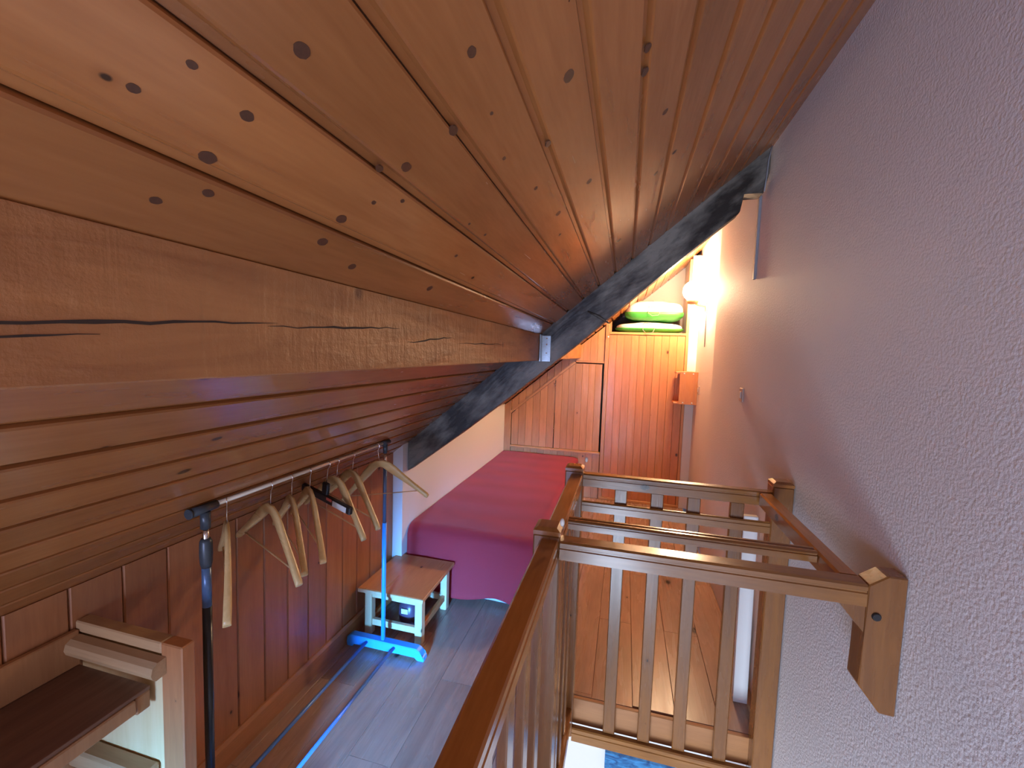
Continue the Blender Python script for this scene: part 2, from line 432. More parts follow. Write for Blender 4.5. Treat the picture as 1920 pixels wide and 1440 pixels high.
# wall behind the camera with its window, both storeys
b = B()
wy0, wy1 = YN - 0.12, YN
for a in ((-2.7, XR, wy0, wy1, -2.5, -1.85), (-2.7, -1.5, wy0, wy1, -1.85, -0.3), (0.3, XR, wy0, wy1, -1.85, -0.3), (-2.7, XR, wy0, wy1, -0.3, 0.35),
          (-2.7, -1.05, wy0, wy1, 0.35, 1.2), (-0.05, XR, wy0, wy1, 0.35, 1.2), (-1.35, XR, wy0, wy1, 1.2, 1.6), (-0.6, XR, wy0, wy1, 1.6, 2.2), (0.0, XR, wy0, wy1, 2.2, 2.75)):
    box(b, *a)
struct('wall_front', b, M['white_wall'])
for i, (x0, x1, z0, z1) in enumerate(((-1.05, -0.05, 0.35, 1.2), (-1.5, 0.3, -1.85, -0.3))):
    b = B()
    for a in ((x0, x1, z0, z0 + .05), (x0, x1, z1 - .05, z1), (x0, x0 + .05, z0 + .05, z1 - .05), (x1 - .05, x1, z0 + .05, z1 - .05), ((x0 + x1) / 2 - .03, (x0 + x1) / 2 + .03, z0 + .05, z1 - .05)):
        box(b, a[0], a[1], wy0 + .02, wy0 + .07, a[2], a[3])
    wo = struct('window_%d' % (i + 1), b, M['frame_white'])

# ceiling: underlay plus boards laid lengthwise
b = B()
t = 0.12
ct = C0 + .014 / math.cos(ang)
prism(b, [(-1.6, SL * -1.6 + ct), (XR + .1, SL * (XR + .1) + ct), (XR + .1, SL * (XR + .1) + ct + t), (-1.6, SL * -1.6 + ct + t)], 1, YN - .1, YB + .75)
ceiling = struct('ceiling', b, M['ceil_back'])
pitch = 0.0843 / math.cos(ang)
def cboard(wid):
    bb = B()
    prof = [(0.0008, .013), (0.0008, .009), (.0105, .009), (.0150, 0.0018), (.0185, 0), (wid - .004, 0), (wid - .0012, .003), (wid - .0008, .013)]
    prism(bb, prof, 1, YN, YB + .62)     # (x = across, z = into the roof)
    finish(bb); me = bpy.data.meshes.new('board'); bb.to_mesh(me); bb.free(); me.materials.append(M['board_y']); return me
cb = cboard(pitch)
x = 0.003 + 8 * 0.0843
n = 0
while x > -1.45:
    wid = pitch
    if x + 0.0843 > XF:
        me = cboard((XF - x) / math.cos(ang))
    else: me = cb
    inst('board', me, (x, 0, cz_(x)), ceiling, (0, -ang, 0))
    x -= 0.0843; n += 1
# large knots of the boards near the eye
KN = [(-0.298,0.350,.0043),(-0.195,0.509,.0039),(-0.107,0.698,.0062),(-0.359,0.349,.0034),(-0.402,0.345,.0042),(-0.312,0.570,.0046),(-0.331,0.533,.0030),(-0.250,0.589,.0044),(-0.400,0.547,.0045),(-0.435,0.552,.0044),(-0.430,0.369,.0030),(-0.452,0.332,.0028),(-0.350,0.288,.0022),(-0.382,0.266,.0024),(-0.365,0.573,.0022),(-0.345,0.620,.0022),(-0.206,0.624,.0018),(-0.158,0.816,.004),(0.010,0.812,.0045),(-0.109,1.112,.005),(-0.187,1.137,.005),(-0.202,0.925,.003),(0.060,1.103,.005),(-0.454,0.650,.004),(-0.447,0.934,.005),(-0.220,0.742,.0022),(0.110,1.415,.005),(0.062,1.461,.005),(0.008,0.874,.005),(-0.315,0.833,.0019),(-0.370,0.902,.0025),(-0.312,0.924,.0022),(-0.204,1.284,.0028)]
for (x, y, r) in KN:
    r *= 1.6
    bb = B()
    nn = 18
    ring = [bb.verts.new((r * math.cos(2 * PI * i / nn) * random.uniform(.93, 1.05), r * 1.35 * math.sin(2 * PI * i / nn) * random.uniform(.93, 1.05), -.0004)) for i in range(nn)]
    top = [bb.verts.new((v.co.x, v.co.y, .002)) for v in ring]
    bb.faces.new(ring); bb.faces.new(top[::-1])
    for i in range(nn): bb.faces.new((ring[i], ring[(i + 1) % nn], top[(i + 1) % nn], top[i]))
    o = obj('knot', bb, M['knot'], ceiling); o.location = (x, y, cz_(x)); o.rotation_euler = (0, -ang, 0)

# ================================================================ beams
# rafter across the room, with its notched end at the plaster wall
t = thing('rafter_beam', 'dark blue-grey stained slanting rafter crossing under the boarded ceiling', 'beam', (-0.4, YRAF, cz_(-0.4) - .1))
b = B()
low = [(-1.325, 0.812), (-.98, 1.075), (-.68, 1.317), (-.27, 1.658), (.058, 1.948), (.40, 2.245), (.528, 2.352), (.530, 2.362), (.540, 2.447), (.632, 2.443), (.655, 2.55), (.655, cz_(.655) + .008)]
prism(b, low + [(-1.325, cz_(-1.325) + .008)], 1, YRAF, YRAF + 0.09, bev=0.004)
obj('timber', b, M['rafter'], t)
b = B()       # steel joist hanger and the long dent with its iron strap
box(b, -0.479, -0.474, YRAF - .055, YRAF - .001, H - .048, H + .106)
box(b, -0.479, -0.425, YRAF - .004, YRAF - .0005, H - .048, H + .10)
obj('joist_bracket', b, M['steel'], t)
for z in (.0, .05, .085):
    b = B(); lathe(b, [(.005, -.004), (.005, -.001), (.003, 0)], (-0.447, YRAF - .004, H + z), 1, 8); obj('nail_head', b, M['chrome'], t)
b = B(); tube(b, [(-.22, YRAF - .003, H + .243), (-.16, YRAF - .006, H + .215), (-.10, YRAF - .003, H + .178)], [.004, .009, .004], 8); obj('raised_splinter', b, M['rafter'], t)
b = B(); tube(b, [(.652, YRAF - .02, 2.665), (.640, YRAF - .02, 2.60), (.636, YRAF - .02, 2.52), (.630, YRAF - .02, 2.445)], .0032, 6); tag(obj('cable', b, M['conduit']), 'thin grey cable hanging at the rafter end by the plaster wall', 'cable')

# purlin along the room
XP = -0.4825
t = thing('purlin_beam', 'thick rough-sawn pine beam running lengthwise under the sloping ceiling', 'beam', (XP - .09, 1.0, H - .044))
xq = XP
zb = H - 0.044
xl = (zb - C0) / SL
b = B()
prism(b, [(XP, zb), (XP, cz_(XP) - .0015), (xl + .002, zb)], 1, YN, YRAF - .002, bev=0.002)
obj('near_length', b, M['purlin'], t)
b = B()
prism(b, [(XP, zb), (XP, cz_(XP) - .0015), (xl + .002, zb)], 1, YRAF + .092, YB - .002, bev=0.002)
obj('far_length', b, M['purlin'], t)
def crack(pts, wmax):
    bb = B(); n = len(pts); up = []; dn = []
    for i, (y, z) in enumerate(pts):
        ww = wmax * math.sin(PI * (i + .15) / (n - 1 + .3)) * random.uniform(.6, 1.1) + .0003
        up.append(bb.verts.new((XP + .0006, y, z + ww / 2))); dn.append(bb.verts.new((XP + .0006, y, z - ww / 2)))
    for i in range(n - 1): bb.faces.new((dn[i], dn[i + 1], up[i + 1], up[i]))
    r = bmesh.ops.extrude_face_region(bb, geom=bb.faces[:])
    for v in [g for g in r['geom'] if isinstance(g, bmesh.types.BMVert)]: v.co.x -= .0012
    return obj('crack', bb, M['crack'], t)
def cpts(y0, z0, y1, z1, n, j):
    return [(y0 + (y1 - y0) * i / (n - 1), H + z0 + (z1 - z0) * i / (n - 1) + random.uniform(-j, j)) for i in range(n)]
crack(cpts(.10, .000, .517, .031, 18, .0012), .0042)
crack(cpts(.16, -.006, .30, .004, 9, .0008), .0022)
crack(cpts(.50, .0236, .864, .064 - .02, 14, .0015), .0035)
crack(cpts(.90, .014, 1.16, .036, 10, .002), .004)
crack(cpts(1.2, .02, 1.7, .03, 14, .002), .003)

# ================================================================ stair railing
RT = H - 0.525                       # rail top
t = thing('stair_railing', 'varnished pine stair railing with square posts, rails and flat balusters', 'railing', (0.2, 1.5, 0))
def post(x0, x1, y0, y1, zb, zt, base=None):
    bb = B(); box(bb, x0, x1, y0, y1, zb, zt - .02, bev=.004)
    p = obj('newel_post', bb, M['rail_z'], t)
    bb = B()
    c = .012
    for z0, z1, i0, i1 in ((zt - .02, zt - .008, 0, 0), (zt - .008, zt, 0, c)):
        a = [bb.verts.new(v) for v in ((x0 + i0, y0 + i0, z0), (x1 - i0, y0 + i0, z0), (x1 - i0, y1 - i0, z0), (x0 + i0, y1 - i0, z0))]
        d = [bb.verts.new(v) for v in ((x0 + i1, y0 + i1, z1), (x1 - i1, y0 + i1, z1), (x1 - i1, y1 - i1, z1), (x0 + i1, y1 - i1, z1))]
        for i in range(4): bb.faces.new((a[i], a[(i + 1) % 4], d[(i + 1) % 4], d[i]))
    bb.faces.new(d)
    bmesh.ops.remove_doubles(bb, verts=bb.verts[:], dist=.0001)
    obj('post_cap', bb, M['rail_y'], p)
    return p
n1 = post(-.230, -.152, 1.183, 1.262, -.15, H - .495)
n2 = post(-.232, -.154, 1.880, 1.954, -.15, H - .492)
n3 = post(.588, .662, 1.880, 1.954, -.15, H - .475)
for (x, y, z, n) in ((-.149, 1.19, H - .478, n1), (-.147, 1.945, H - .476, n2)):
    bb = B(); bmesh.ops.create_icosphere(bb, subdivisions=2, radius=.009, matrix=Matrix.Translation((x, y, z + .004)) @ Matrix.Diagonal((.75, .8, 1.35, 1)))
    for f in bb.faces: f.smooth = True
    o = obj('corner_bumper', bb, M['clear_plastic'], n); o['label'] = 'small cloudy plastic bumper at the post head'
def railx(x0, x1, y0, dy, zt, h, name='handrail', mold=True):
    bb = B()
    pr = [(y0, zt - h), (y0, zt - h * .42), (y0 + .003, zt - h * .38), (y0 + .003, zt - h * .30), (y0, zt - h * .26), (y0, zt - .005), (y0 + .005, zt), (y0 + dy - .005, zt), (y0 + dy, zt - .005), (y0 + dy, zt - h)]
    prism(bb, pr, 0, x0, x1)
    return obj(name, bb, M['rail_x'], t)
railx(-.152, .585, 1.178, .052, RT, .053)
railx(-.154, .588, 1.902, .045, RT, .056)
railx(-.154, .588, 1.884, .018, H - .642, .045, 'cross_rail')
railx(-.150, .540, 1.340, .018, RT + .002, .030, 'cross_slat')
railx(-.150, .540, 1.361, .018, RT + .002, .028, 'cross_slat')
def raily(x0, x1, y0, y1, zt, h, name='handrail'):
    bb = B()
    pr = [(x0, zt - h), (x0, zt - .006), (x0 + .006, zt), (x1 - .004, zt), (x1, zt - .004), (x1, zt - h * .35), (x1 - .003, zt - h * .4), (x1 - .003, zt - h * .5), (x1, zt - h * .55), (x1, zt - h)]
    prism(bb, pr, 1, y0, y1)
    return obj(name, bb, M['rail_y'], t)
raily(-.210, -.156, -1.2, 1.183, RT, .056)
raily(-.210, -.156, 1.262, 1.880, RT, .056)
raily(.542, .588, 1.230, 1.882, RT, .050)
raily(-.210, -.156, -1.2, 1.183, -.01, .06, 'bottom_rail')
raily(-.210, -.156, 1.262, 1.880, -.01, .06, 'bottom_rail')
railx(-.154, .588, 1.886, .030, -.108, .062, 'bottom_rail')
for x in (.010, .160, .306, .470):
    bb = B(); box(bb, x - .026, x + .026, 1.903, 1.925, -.108, RT - .055, bev=.003); obj('baluster', bb, M['rail_z'], t)
for y in [1.335, 1.475, 1.615, 1.755] + [1.035 - .147 * i for i in range(12)]:
    bb = B(); box(bb, -.194, -.172, y - .026, y + .026, -.012, RT - .054, bev=.003); obj('baluster', bb, M['rail_z'], t)
# short wall post that carries the near rail
bb = B()
prism(bb, [(.586, H - .644), (.586, RT + .0), (.624, H - .497), (.664, H - .497), (.664, H - .840), (.632, H - .838), (.583, H - .775)], 1, 1.178, 1.235, bev=.003)
wp = obj('wall_post', bb, M['rail_z'], t)
bb = B(); prism(bb, [(.530, RT - .053), (.586, RT - .053), (.586, H - .645)], 1, 1.182, 1.226, bev=.001); obj('corner_gusset', bb, M['rail_z'], t)
bb = B(); lathe(bb, [(.008, -.006), (.010, -.003), (.010, .002)], (.606, 1.178, H - .598), 1, 12)
o = obj('bolt_head', bb, M['black'], wp); o['label'] = 'dark round bolt head'
# fascia of the far edge of the opening and of the left edge
b = B(); box(b, -.235, XR, 1.936, 1.956, -.125, -.001, bev=.002); struct('trim_3', b, M['joist'])
b = B(); box(b, -.256, -.236, YN, 1.956, -.125, -.001, bev=.002)
o = struct('trim_4', b, M['joist']); o.location.x = .0205

# narrow white board and a dark bundle standing at the plaster wall beyond the stairs
b = B(); prism(b, [(2.13, 0.001), (2.16, 0.001), (2.20, .88), (2.17, .88)], 0, .567, .628, bev=.002)
tag(obj('white_board', b, M['white_plastic']), 'narrow white board standing on the floor against the plaster wall beyond the balusters', 'board')
b = B()
for i in range(5):
    tube(b, [(.645, 2.26 + .02 * i, .001), (.648 - .004 * (i % 2), 2.27 + .02 * i, .15), (.640 + .003 * (i % 3), 2.26 + .018 * i, .34 + .03 * (i % 2))], [.010, .014, .006], 8)
tag(obj('umbrella_bundle', b, M['black']), 'dark folded bundle leaning behind the narrow white board', 'umbrella')

# ================================================================ wardrobe and cupboard at the far end
def vb_front(parent, x0, x1, zb, ztf, mat, step=0.0765, y=YB, th=.016, ybreak=None):
    """front of vertical matched boards; ztf(x) gives the top edge"""
    n = max(1, round((x1 - x0) / step)); s = (x1 - x0) / n
    for i in range(n):
        a, c = x0 + i * s + .0008, x0 + (i + 1) * s - .0008
        pl = [(a, zb), (c, zb), (c, ztf(c))]
        if ybreak is not None and a < ybreak < c: pl.append((ybreak, ztf(ybreak)))
        pl.append((a, ztf(a)))
        bb = B()
        A = [bb.verts.new((p[0] + (.0012 if p[0] == a else -.0012), y, p[1])) for p in pl]
        D = [bb.verts.new((p[0], y + .0015, p[1])) for p in pl]
        E_ = [bb.verts.new((p[0], y + th, p[1])) for p in pl]
        m = len(pl)
        bb.faces.new(A); bb.faces.new(E_[::-1])
        for r0, r1 in ((A, D), (D, E_)):
            for q in range(m): bb.faces.new((r0[q], r1[q], r1[(q + 1) % m], r0[(q + 1) % m]))
        obj('board', bb, mat, parent)
t = thing('wardrobe', 'tall built-in wardrobe with a reddish boarded door and open niche on top', 'wardrobe', (0.2, YB + .3, 0))
mkbox('side_panel', M['trim_z'], t, -.222, -.204, YB + .012, YB + .61, 0, cz_(-.222) - .02)
mkbox('stile', M['trim_z'], t, -.222, -.182, YB - .006, YB + .012, 0, 2.0 - .06, bev=.003)
mkbox('stile', M['trim_z'], t, .592, .620, YB - .006, YB + .02, 0, cz_(.592) - .01, bev=.003)
mkbox('niche_shelf', M['trim_x'], t, -.182, .592, YB - .008, YB + .61, 1.826, 1.852, bev=.003)
b = B(); prism(b, [(-.182, 1.853), (-.16, 1.853), (-.16, cz_(-.16) - .02), (-.182, cz_(-.182) - .02)], 1, YB + .0, YB + .02); obj('niche_stile', b, M['trim_z'], t)
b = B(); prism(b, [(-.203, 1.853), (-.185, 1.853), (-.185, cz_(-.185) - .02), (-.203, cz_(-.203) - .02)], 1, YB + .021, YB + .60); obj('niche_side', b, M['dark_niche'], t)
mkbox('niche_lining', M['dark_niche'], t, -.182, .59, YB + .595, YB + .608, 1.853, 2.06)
dr = thing_door = mkbox('door', M['ward_z'], t, -.180, .590, YB + .018, YB + .03, .03, 1.824)
vb_front(dr, -.180, .590, .03, lambda x: 1.822, M['ward_z'], .077, YB + .001)
b = B(); lathe(b, [(.006, -.022), (.010, -.018), (.009, -.010), (.004, -.006), (.004, 0)], (-.192, YB - .006, 1.797), 1, 12); obj('knob', b, M['white_plastic'], t)
mkbox('threshold', M['trim_x'], t, -.22, .62, YB - .012, YB + .03, 0.001, .028, bev=.003)

t = thing('eaves_cupboard', 'built-in boarded cupboard with two doors under the slope beside the wardrobe', 'cupboard', (-.8, YB + .3, 0))
def diag(x): return min(cz_(x) - .152, 1.520)
xbk = (1.520 + .152 - C0) / SL
b = B(); prism(b, [(-1.328, 0), (-1.25, 0), (-1.25, cz_(-1.25) - .01), (-1.328, cz_(-1.328) - .01)], 1, YB - .006, YB + .02); obj('stile', b, M['trim_z'], t)
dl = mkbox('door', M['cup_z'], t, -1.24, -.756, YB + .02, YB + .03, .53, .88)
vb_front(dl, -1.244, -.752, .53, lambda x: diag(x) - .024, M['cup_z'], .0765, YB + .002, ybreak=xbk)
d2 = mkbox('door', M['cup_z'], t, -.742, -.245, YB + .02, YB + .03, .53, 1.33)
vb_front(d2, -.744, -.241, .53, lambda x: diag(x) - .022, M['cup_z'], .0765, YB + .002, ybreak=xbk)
b = B()       # slanted and flat head trim
def strip(bb, p0, p1, w, y0, y1):
    d = (Vector(p1) - Vector(p0)).normalized(); nrm = Vector((-d.y, d.x)) * w
    pl = [Vector(p0), Vector(p1), Vector(p1) + nrm, Vector(p0) + nrm]
    prism(bb, [(p.x, p.y) for p in pl], 1, y0, y1)
strip(b, (-1.248, diag(-1.248) - .014), (xbk, 1.504), .024, YB - .016, YB + .012)
obj('slanted_trim', b, M['trim_x'], t)
mkbox('head_trim', M['trim_x'], t, xbk, -.224, YB - .008, YB + .012, 1.509, 1.531, bev=.003)
mkbox('sill_trim', M['trim_x'], t, -1.249, -.224, YB - .014, YB + .012, .500, .526, bev=.004)
vb_front(t, -1.248, xbk, .93, lambda x: cz_(x) - .012, M['cup_z'], .0765, YB + .014, .012)
vb_front(t, xbk, -.226, 1.532, lambda x: cz_(x) - .012, M['cup_z'], .0765, YB + .002)
vb_front(t, -1.248, -.226, .002, lambda x: .498, M['cup_z'], .0765, YB + .002)
for i, z in enumerate((.75, 1.25)):
    b = B(); tube(b, [(-.748, YB - .001, z - .02), (-.748, YB - .001, z + .02)], .0035, 8); obj('hinge', b, M['chrome'], t)

# bags with pillows in the niche
def sup(bb, c, r, e1, e2, nu=28, nv=14, v0=-1.0, v1=1.0, wob=0.0, sd=0):
    rnd = random.Random(sd)
    ph = [rnd.uniform(0, 6) for _ in range(6)]
    def pw(x, e): return math.copysign(abs(x) ** e, x)
    rows = []
    for j in range(nv + 1):
        v = (v0 + (v1 - v0) * j / nv) * PI / 2
        row = []
        for i in range(nu):
            u = 2 * PI * i / nu
            k = 1 + wob * (math.sin(3 * u + ph[0]) * .5 + math.sin(7 * u + ph[1] + 2 * v) * .35 + math.sin(5 * v + ph[2] + 2 * u) * .5)
            row.append(bb.verts.new((c[0] + r[0] * pw(math.cos(v), e1) * pw(math.cos(u), e2), c[1] + r[1] * pw(math.cos(v), e1) * pw(math.sin(u), e2), c[2] + r[2] * pw(math.sin(v), e1) * k)))
        rows.append(row)
    for a, d in zip(rows, rows[1:]):
        for i in range(nu):
            f = bb.faces.new((a[i], a[(i + 1) % nu], d[(i + 1) % nu], d[i])); f.smooth = True
    bb.faces.new(rows[0][::-1]); bb.faces.new(rows[-1])
zs = 1.853
for (nm, lab, c, r, zg, hz) in (('pillow_bag', 'flat green-edged bag with a white pillow, lying on the wardrobe niche shelf', (.225, YB + .24, zs + .056), (.355, .235, .055), zs + .045, zs + .05),
                            ('pillow_bag', 'plump green and white pillow bag, topmost of the two in the wardrobe niche', (.270, YB + .25, zs + .236), (.308, .225, .108), zs + .205, zs + .20)):
    t = thing(nm, lab, 'bag', (c[0], c[1], c[2] - r[2]), 'pillow bags in the niche')
    b = B(); sup(b, c, (r[0] * .97, r[1] * .97, r[2]), .75, .45, v0=-.15, v1=1.0, wob=.13, sd=int(c[2] * 100)); obj('white_film', b, M['pillow'], t)
    b = B(); sup(b, c, r, .55, .35, v0=-1.0, v1=-.02, wob=.08, sd=3); obj('green_side', b, M['green'], t)
    b = B(); yy = c[1] - r[1] - .004
    tube(b, [(c[0] - .06, yy + .02, c[2] + .01), (c[0] - .065, yy - .01, c[2] - .03), (c[0] - .02, yy - .02, c[2] - .075 if c[2] < 2 else c[2] - .06), (c[0] + .04, yy - .012, c[2] - .05), (c[0] + .06, yy + .01, c[2] - .0)], .003, 6)
    tube(b, [(c[0] - .07, yy + .03, c[2] + .02), (c[0] - .05, yy - .008, c[2] + .045), (c[0] + .0, yy + .0, c[2] + .035), (c[0] + .07, yy + .01, c[2] + .04), (c[0] + .08, yy + .03, c[2] + .015)], .003, 6)
    obj('cord_handle', b, M['cord'], t)

# wall lamp
lx, ly, lz = .581, 4.40, H + .625
t = thing('wall_lamp', 'glowing round globe wall lamp on a wooden arm beside the niche', 'lamp', (XF, ly, lz - .12))
b = B(); bmesh.ops.create_uvsphere(b, u_segments=32, v_segments=20, radius=.092, matrix=Matrix.Translation((lx, ly, lz)))
for f in b.faces: f.smooth = True
obj('globe', b, M['globe'], t)
b = B(); lathe(b, [(.020, -.125), (.045, -.118), (.055, -.092), (.050, -.080)], (lx, ly, lz), 2, 24); obj('cup', b, M['lamp_wood'], t)
b = B(); prism(b, [(lx + .03, lz - .118), (XF - .012, lz - .135), (XF - .012, lz - .155), (lx + .02, lz - .128)], 1, ly - .018, ly + .018); obj('arm', b, M['lamp_wood'], t)
b = B(); box(b, XF - .012, XF - .001, ly - .04, ly + .04, lz - .19, lz - .10, bev=.003); obj('wall_plate', b, M['lamp_wood'], t)
b = B(); tube(b, [(XF - .008, ly - .044, lz - .13), (XF - .006, ly - .046, lz - .3), (XF - .006, ly - .046, lz - .52)], .004, 8); obj('cord', b, M['conduit'], t)

# wooden wall box by the wardrobe
t = thing('wall_shelf_box', 'small reddish wooden shelf box screwed to the plaster wall by the wardrobe', 'shelf', (.62, 4.72, H - .47))
ws = M['ward_z']
zt_, zb_ = H - .137, H - .472
mkbox('near_side', ws, t, .535, XF - .001, 4.62, 4.638, zb_ + .004, zt_ - .004, bev=.002)
mkbox('far_side', ws, t, .535, XF - .001, 4.80, 4.815, zb_ + .004, zt_ - .004, bev=.002)
mkbox('top_board', ws, t, .500, XF - .001, 4.639, 4.799, zt_ - .026, zt_ - .008, bev=.002)
mkbox('bottom_board', ws, t, .488, XF - .001, 4.639, 4.799, zb_ + .004, zb_ + .022, bev=.002)
mkbox('back_board', ws, t, XF - .010, XF - .001, 4.639, 4.799, zb_ + .023, zt_ - .027)
for x in (.575, .66):
    for z in (zt_ - .022, zb_ + .022):
        b = B(); lathe(b, [(.004, -.002), (.007, -.0015), (.007, .0)], (x, 4.620, z), 1, 10); obj('screw_head', b, M['white_plastic'], t)

# switches, conduit
def switch(y, z, lab, XR=XR):
    t = thing('light_switch', lab, 'switch', (XR, y, z))
    mkbox('plate', M['socket'], t, XR - .009, XR - .0005, y - .035, y + .035, z - .04, z + .04, bev=.003)
    mkbox('rocker', M['white_plastic'], t, XR - .014, XR - .0095, y - .014, y + .014, z - .02, z + .02, bev=.002)
switch(2.77, H - .205, 'small cream light switch alone on the plaster wall above the railing')
switch(4.53, H - .31, 'small cream light switch close to the wooden wall shelf box', XF)
b = B(); box(b, XR - .014, XR - .0005, 2.655, 2.682, H + .44, H + .885, bev=.002)
for z in (H + .52,):
    pass
tag(obj('cable_conduit', b, M['conduit']), 'grey cable conduit running down the plaster wall from the rafter end', 'conduit')

# ================================================================ bed
BX0, BX1, BY0, BY1, BT = -1.322, -.45, 2.50, 4.80, H - 1.145
t = thing('bed', 'low single bed along the white alcove wall under a plain red bedspread', 'bed', ((BX0 + BX1) / 2, 3.6, 0))
b = B(); box(b, BX0 + .02, BX1 - .03, BY0 + .06, BY1, .06, .20, bev=.01)
for x in (BX0 + .08, BX1 - .09):
    for y in (BY0 + .12, BY1 - .1): box(b, x - .025, x + .025, y - .025, y + .025, .001, .06)
obj('base', b, M['bed_base'], t)
b = B(); box(b, BX0 + .01, BX1 - .02, BY0 + .04, BY1 - .003, .20, BT - .02, bev=.03); obj('mattress', b, M['sheet'], t)
b = B(); 
vs = []
for i in range(15):
    x = BX0 + .30 + (.50) * i / 14; vs.append(x)
for i in range(14):
    pass
lowr = [b.verts.new((x, BY0 + .026 + .004 * math.sin(9 * x), .035 + .012 * math.sin(4 * x))) for x in vs]
uppr = [b.verts.new((x, BY0 + .030, .19)) for x in vs]
for i in range(14): b.faces.new((lowr[i], lowr[i + 1], uppr[i + 1], uppr[i]))
bmesh.ops.solidify(b, geom=b.faces[:], thickness=.003)
obj('sheet_edge', b, M['sheet'], t)
# bedspread: draped grid
b = B()
nx, ny = 48, 96
def hem(x): 
    q = (x - BX0) / (BX1 - BX0)
    return .032 + .028 * math.exp(-((q - .72) / .13) ** 2) + .006 * math.sin(11 * q)
rad = .07
def cs(s, x):
    """s: distance along the profile from the hem at the foot up and over the top"""
    hz = hem(x); v = BT - rad - hz
    yf = BY0 + .0 + .010 * math.sin(14 * x) * max(0, 1 - s / .4)
    if s < v: return yf - .012 * (1 - s / v), hz + s
    s2 = s - v
    if s2 < rad * PI / 2:
        a = s2 / rad; return yf + rad - rad * math.cos(a), BT - rad + rad * math.sin(a)
    return yf + rad + (s2 - rad * PI / 2), BT
grid = []
Ltot = (BT - rad - .04) + rad * PI / 2 + (BY1 - BY0 - rad)
for j in range(ny + 1):
    row = []
    for i in range(nx + 1):
        q = i / nx
        # across: flat top then drops over the right side
        w_top = BX1 - BX0
        side = .36
        sx = q * (w_top + side)
        x0 = BX0 + min(sx, w_top)
        y_, z_ = cs(Ltot * j / ny, x0)
        y_ = min(y_, BY1 - .002)
        z_ += .0015 * math.sin(6 * x0 + 3 * y_) * (1 if z_ > BT - .01 else 0) + .0007 * math.sin(17 * y_)* (1 if z_ > BT - .01 else 0)
        # far end sinks with a rounded corner
        rr = .05
        if sx > w_top - rr:
            a = min((sx - (w_top - rr)) / rr, PI / 2)
            x0 = BX1 - rr + rr * math.sin(a)
            dz = rr * (1 - math.cos(a)) + max(0, sx - (w_top - rr) - rr * PI / 2)
            z_ = max(z_ - dz, .05 + .01 * math.sin(9 * y_))
            x0 += .006 * math.sin(13 * y_) * (dz > rr)
        row.append(b.verts.new((x0, y_, z_)))
    grid.append(row)
for j in range(ny):
    for i in range(nx):
        try:
            f = b.faces.new((grid[j][i], grid[j][i + 1], grid[j + 1][i + 1], grid[j + 1][i])); f.smooth = True
        except ValueError: pass
bmesh.ops.solidify(b, geom=b.faces[:], thickness=-.004)
o = obj('bedspread', b, M['cover'], t)

# ================================================================ little stool / bench
t = thing('wooden_bench', 'low wooden bench with an orange top and pale legs at the foot of the bed', 'bench', (-1.19, 2.24, 0))
sx0, sx1, sy0, sy1, sz = -1.372, -.978, 2.035, 2.475, .268
b = B(); box(b, sx0, sx1, sy0, sy1, sz - .022, sz, bev=.003); tp = obj('seat', b, M['stool_top'], t)
b = B(); box(b, sx0 + .001, sx1 - .001, sy0 - .0035, sy0 - .0002, sz - .021, sz - .002); o = obj('edge_band', b, M['stool_leg'], tp); o['label'] = 'pale edge of the seat'
lg = .042
lx0, lx1 = sx0 + .035, sx1 - .012 - lg
ly0, ly1 = sy0 + .012, sy1 - .05 - lg
for x in (lx0, lx1):
    for y in (ly0, ly1):
        mkbox('leg', M['stool_leg'], t, x, x + lg, y, y + lg, .001, sz - .0225, bev=.003)
mkbox('apron', M['stool_leg'], t, lx0 + lg, lx1, ly0 + .006, ly0 + .028, sz - .052, sz - .0225, bev=.002)
mkbox('apron', M['stool_leg'], t, lx0 + lg, lx1, ly1 + .014, ly1 + .036, sz - .052, sz - .0225, bev=.002)
mkbox('stretcher', M['stool_leg'], t, lx0 + lg, lx1, ly0 + .008, ly0 + .03, .055, .09, bev=.002)
mkbox('stretcher', M['stool_leg'], t, lx0 + lg, lx1, ly1 + .012, ly1 + .034, .055, .09, bev=.002)
mkbox('stretcher', M['stool_top'], t, lx0 + .01, lx0 + .032, ly0 + lg, ly1, .06, .095, bev=.002)
mkbox('stretcher', M['stool_top'], t, lx1 + .01, lx1 + .032, ly0 + lg, ly1, .06, .095, bev=.002)
# dark round jug standing under it
t = thing('dark_jug', 'dark round jug with a pale label standing under the low bench', 'jug', (-1.125, 2.20, 0))
b = B(); lathe(b, [(.045, .001), (.062, .02), (.070, .07), (.066, .12), (.045, .155), (.02, .17), (.018, .195)], (-1.135, 2.205, 0), 2, 24); j = obj('body', b, M['jug'], t)
b = B(); lathe(b, [(.021, .196), (.021, .210)], (-1.135, 2.205, 0), 2, 16); obj('stopper', b, M['black'], t)
b = B(); box(b, -1.158, -1.118, 2.132, 2.1365, .10, .128, bev=.001); obj('sticker', b, M['label'], t)

